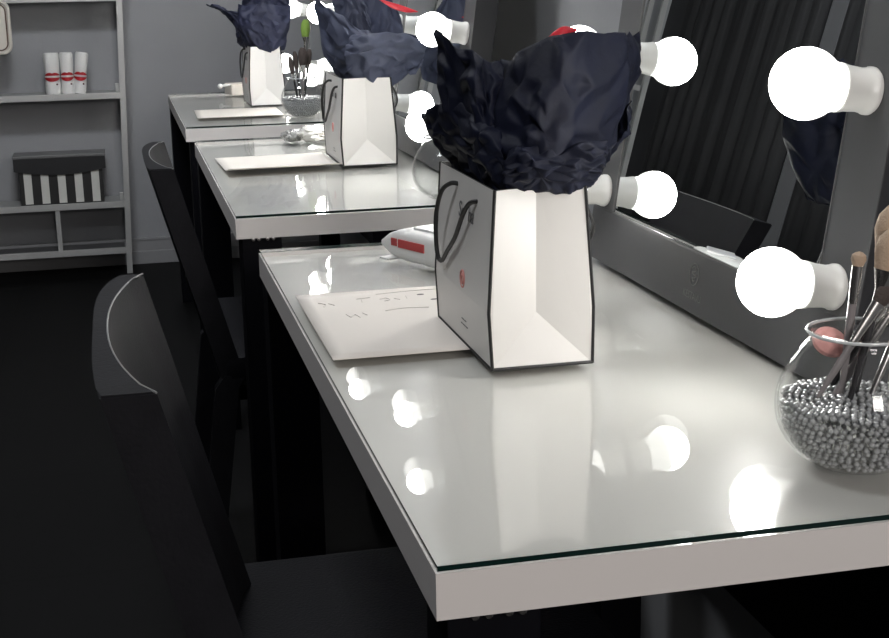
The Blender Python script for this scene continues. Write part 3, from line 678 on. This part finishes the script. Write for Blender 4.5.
# ---------------------------------------------------------------- chairs
def make_chair():
    t = thing('dining_chair', (0, 0, 0), 'near black chair with a curved backrest beside the near desk', 'chair', 'black chairs along the desks')
    # local origin: floor under the middle of the seat; chair faces +x
    z0 = -FLOOR
    ztop = z0+0.10; zb = z0-0.08
    lean = 0.26
    def cross(y, out, z):  # shift with lean
        return (out-(z-ztop)*lean, y, z)
    # curved backrest: plan outline extruded down the lean
    hw_ = 0.222; n = 18; x0 = -0.177
    inner = []; outer = []
    for k in range(n+1):
        s = -1+2*k/n
        xi = -0.214+0.032*abs(s)**2.2+(0.004 if abs(s) > 0.98 else 0)
        xo = -0.2265+(0.0065 if s < 0 else 0.024)*abs(s)**3.5
        inner.append((xi, s*hw_)); outer.append((xo, s*hw_))
    poly = inner+outer[::-1]
    dz = -0.42
    bm = NB()
    prism(bm, [Vector((x, y, ztop)) for x, y in poly], (-dz*lean, 0, dz))
    es = [e for e in bm.edges if abs(e.verts[0].co.z-ztop) < 1e-4 and abs(e.verts[1].co.z-ztop) < 1e-4]
    bmesh.ops.bevel(bm, geom=es, offset=0.0018, segments=2, affect='EDGES')
    obj('backrest', bm, chair_m, t, smooth=True)
    # pale tube painting a highlight along the backrest's inner top edge
    bm = NB(); tube(bm, [(x, y, ztop-0.0003) for x, y in inner], 0.0009, 6); obj('top_highlight', bm, mat('chair_highlight', (0.20, 0.20, 0.20), 0.35), t, smooth=True)
    zs = z0-0.285
    for s in (-1, 1):
        y = s*(hw_-0.012)
        bm = NB()
        # rear leg: thick slanted post from the backrest end to the floor
        p = [(-0.174+0.40*lean, ztop-0.40), (-0.085, zs-0.04), (-0.14, 0), (-0.18, 0), (-0.128, zs-0.04), (-0.2135+0.40*lean, ztop-0.40)]
        prism(bm, [Vector((a, y-0.0145, b)) for a, b in p], (0, 0.029, 0)); obj('leg', bm, chair_m, t)
        bm = NB()
        p = [(0.215, zs-0.02), (0.252, zs-0.02), (0.245, 0), (0.22, 0)]
        prism(bm, [Vector((a, s*0.205-0.0175, b)) for a, b in p], (0, 0.035, 0)); obj('leg', bm, chair_m, t)
    bm = NB(); box(bm, (-0.112, -0.225, zs-0.035), (0.27, 0.292, zs+0.022), 0.016); obj('seat', bm, chair_pad, t, smooth=True)
    bm = NB(); box(bm, (-0.10, -0.19, zs-0.075), (0.24, 0.19, zs-0.034)); obj('seat_frame', bm, chair_m, t)
    return t
chair = make_chair()
chair.location = (0.0, 0.366, FLOOR)
c2 = dup(chair, (0.075, 1.845, FLOOR), 'second black chair with a curved backrest beside the middle desk')
c2.scale = (1, 1, 0.969)

# ---------------------------------------------------------------- wall shelf unit
SX1 = -0.176; SXL = -1.08; SY = 4.775; SB = 4.955
t = thing('shelf_unit', (-0.6, 4.86, FLOOR), 'pale grey metal shelf unit standing against the back wall', 'shelf')
def sh(name, lo, hi, bev=0.001, m=None):
    o = (-0.6, 4.86, FLOOR)
    return obj(name, box(NB(), [a-b for a, b in zip(lo, o)], [a-b for a, b in zip(hi, o)], bev), m or shelf_m, t)
for x in (SX1, SXL):
    for y in (SY, SB-0.022):
        # the uprights stand very slightly splayed
        pl_ = [(x-0.011-0.016, 0), (x+0.011-0.016, 0), (x+0.011+0.038, 1.65), (x-0.011+0.038, 1.65)]
        obj('upright', prism(NB(), [Vector((a+0.6, y-4.86, b)) for a, b in pl_], (0, 0.02, 0)), shelf_m, t)
def sxr(z): return SX1-0.016+0.054*(z+0.75)/1.65-0.011
for z in (-0.028, -0.458, 0.345): sh('shelf_board', (SXL+0.04, SY+0.004, z-0.016), (sxr(z), SB-0.001, z), 0.001, mat('shelf_board_paint', (0.33, 0.335, 0.33), 0.5))
for z in (-0.028, -0.458, 0.345, -0.645): sh('front_rail', (SXL+0.04, SY-0.003, z-0.022), (sxr(z), SY+0.014, z+0.002))
for x in (-0.454, -0.80): sh('divider', (x-0.009, SY, -0.645), (x+0.009, SY+0.012, -0.478))
sh('side_rail', (SX1-0.021, SY+0.02, -0.665), (SX1-0.009, SB-0.022, -0.650)); sh('bottom_board', (SXL+0.04, SY+0.02, -0.664), (SX1-0.03, SB-0.001, -0.654), 0.001, mat('shelf_board_dark', (0.07, 0.07, 0.072), 0.6))
for z in (-0.024, -0.454): sh('bracket', (sxr(z)-0.016, SY+0.006, z), (sxr(z)-0.002, SY+0.02, z+0.032))
# rolled white towels with red bands
def roll(x, y, w, tilt, label):
    t = thing('rolled_towel', (x, y, -0.0275), label, 'towel', 'rolled towels on the shelf')
    t.rotation_euler = (0, tilt, 0)
    bm = NB(); H = 0.158
    lathe(bm, [(0, 0), (w*1.0, 0), (w*1.06, 0.012), (w*0.98, H*0.36), (w*0.93, H*0.5), (w*0.99, H*0.7), (w*1.04, H-0.006), (w*0.9, H), (w*0.85, H-0.004), (w*0.5, H-0.003), (w*0.45, H-0.001), (0, H-0.002)], 24)
    obj('towel_roll', bm, towel_m, t, smooth=True)
    # red lips shaped band
    bm = NB(); n = 16
    def lip(u):
        return 0.0105*(1-abs(u)**2.2)
    for s in (1, -1):
        prev = None
        for k in range(n+1):
            u = -1+2*k/n; a = -math.pi/2+u*1.15; r = w*1.06+0.001
            top = 0.004+lip(u)*(1.25-0.35*math.exp(-(u*5)**2)) if s > 0 else -0.004
            lo = 0.004 if s > 0 else -0.004-lip(u)*1.4
            cur = [bm.verts.new((r*math.cos(a), r*math.sin(a), 0.068+z)) for z in (lo, top)]
            if prev: bm.faces.new((prev[0], cur[0], cur[1], prev[1]))
            prev = cur
    o = obj('lips_band', bm, ribbon_m, t); md = o.modifiers.new('th', 'SOLIDIFY'); md.thickness = 0.002
    bm = NB(); tube(bm, [(( w*1.02)*math.cos(-math.pi/2+a), (w*1.02)*math.sin(-math.pi/2+a), 0.068) for a in [-1.1+2.2*k/14 for k in range(15)]], 0.003, 6)
    obj('band_highlight', bm, white_p, o, smooth=True)
    bm = NB(); bmesh.ops.create_icosphere(bm, subdivisions=2, radius=0.004, matrix=Matrix.Translation((w*0.55, -w*0.85, 0.038))); obj('charm', bm, mat('charm_dark', (0.1, 0.04, 0.04), 0.4), t)
    return t
roll(-0.431, 4.83, 0.029, 0.0, 'white rolled towel with a red lips band, leftmost of three on the shelf')
roll(-0.375, 4.83, 0.0245, 0.0, 'white rolled towel with a red lips band, middle of three on the shelf')
roll(-0.334, 4.835, 0.0245, 0.13, 'white rolled towel with a red lips band, rightmost of three, leaning right')
# striped box
t = thing('striped_box', (-0.430, 4.83, -0.4575), 'black and white striped box with a black lid on the lower shelf', 'box')
a, b, H = -0.160, 0.160, 0.182
obj('box_body', box(NB(), (a, -0.04, 0), (b, 0.08, H), 0.001), black_t, t)
for k in range(5):
    x = a+0.018+k*0.0645
    bm = NB(); box(bm, (x, -0.0425, 0.006), (x+0.030, -0.0398, 0.132), 0.0003); obj('white_stripe', bm, mat('stripe_white', (0.62, 0.62, 0.58), 0.6), t)
bm = NB(); n = 20
top = [(-0.176+0.350*k/n, H+0.008) for k in range(n+1)]; low = [(-0.176+0.350*k/n, 0.122-0.018*math.sin(math.pi*k/n)+0.0) for k in range(n+1)]
low = [(x, 0.137-0.019*math.sin(math.pi*k/n)) for k, (x, _) in enumerate(low)]
prism(bm, [Vector((x, -0.050, z)) for x, z in top+low[::-1]], (0, 0.006, 0)); obj('lid_front', bm, mat('lid_black', (0.008, 0.009, 0.011), 0.45), t)
obj('lid_top', box(NB(), (-0.178, -0.052, H+0.004), (0.176, 0.086, H+0.016), 0.003), mat('lid_grey', (0.14, 0.14, 0.14), 0.4), t)
# white rounded frame hanging on the uprights at the left edge
bm = NB(); pts = []
x0, x1, z0_, z1_ = -0.86, -0.570, 0.140, 0.33; r = 0.03
for cx_, cz_, a0 in ((x1-r, z0_+r, -90), (x1-r, z1_-r, 0), (x0+r, z1_-r, 90), (x0+r, z0_+r, 180)):
    for k in range(7):
        a_ = math.radians(a0+15*k); pts.append((cx_+r*math.cos(a_), 4.745, cz_+r*math.sin(a_)))
tube(bm, pts, 0.007, 8, closed=True)
t = thing('wall_frame', (0, 0, 0), 'cream rounded frame hanging at the top left corner of the photo', 'frame')
obj('outer_frame', bm, cream_m, t, smooth='all')
bm = NB(); pts2 = [((x0+x1)/2+(p[0]-(x0+x1)/2)*0.93, 4.745, (z0_+z1_)/2+(p[2]-(z0_+z1_)/2)*0.9) for p in pts]
tube(bm, pts2, 0.0028, 6, closed=True); obj('inner_line', bm, mat('brown_line', (0.12, 0.07, 0.05), 0.5), t, smooth='all')
obj('frame_panel', box(NB(), (x0+0.004, 4.746, z0_+0.004), (x1-0.004, 4.751, z1_-0.004), 0.001), cream_m, t)
bm = NB()
for x in (x0+0.06, x1-0.06): tube(bm, spline([(x, 4.751, z1_-0.004), (x, 4.758, 0.336), (x, 4.772, 0.3475), (x, 4.79, 0.3475)], 4), 0.002, 6)
obj('frame_hook', bm, ferrule_m, t)
# ceiling lamp fitting, plus a body added above the aisle fill light
for y_, lab_ in ((2.4, 'square white ceiling lamp above the aisle beside the middle desk'), (0.5, 'square white lamp body added above the fill light beside the near desk')):
    t = thing('ceiling_lamp', (-0.3 if y_ > 1 else -0.75, y_, 1.9), lab_, 'lamp', 'ceiling lamps above the aisle')
    obj('lamp_body', box(NB(), (-0.27, -0.27, -0.05), (0.27, 0.27, 0), 0.005), white_p, t)
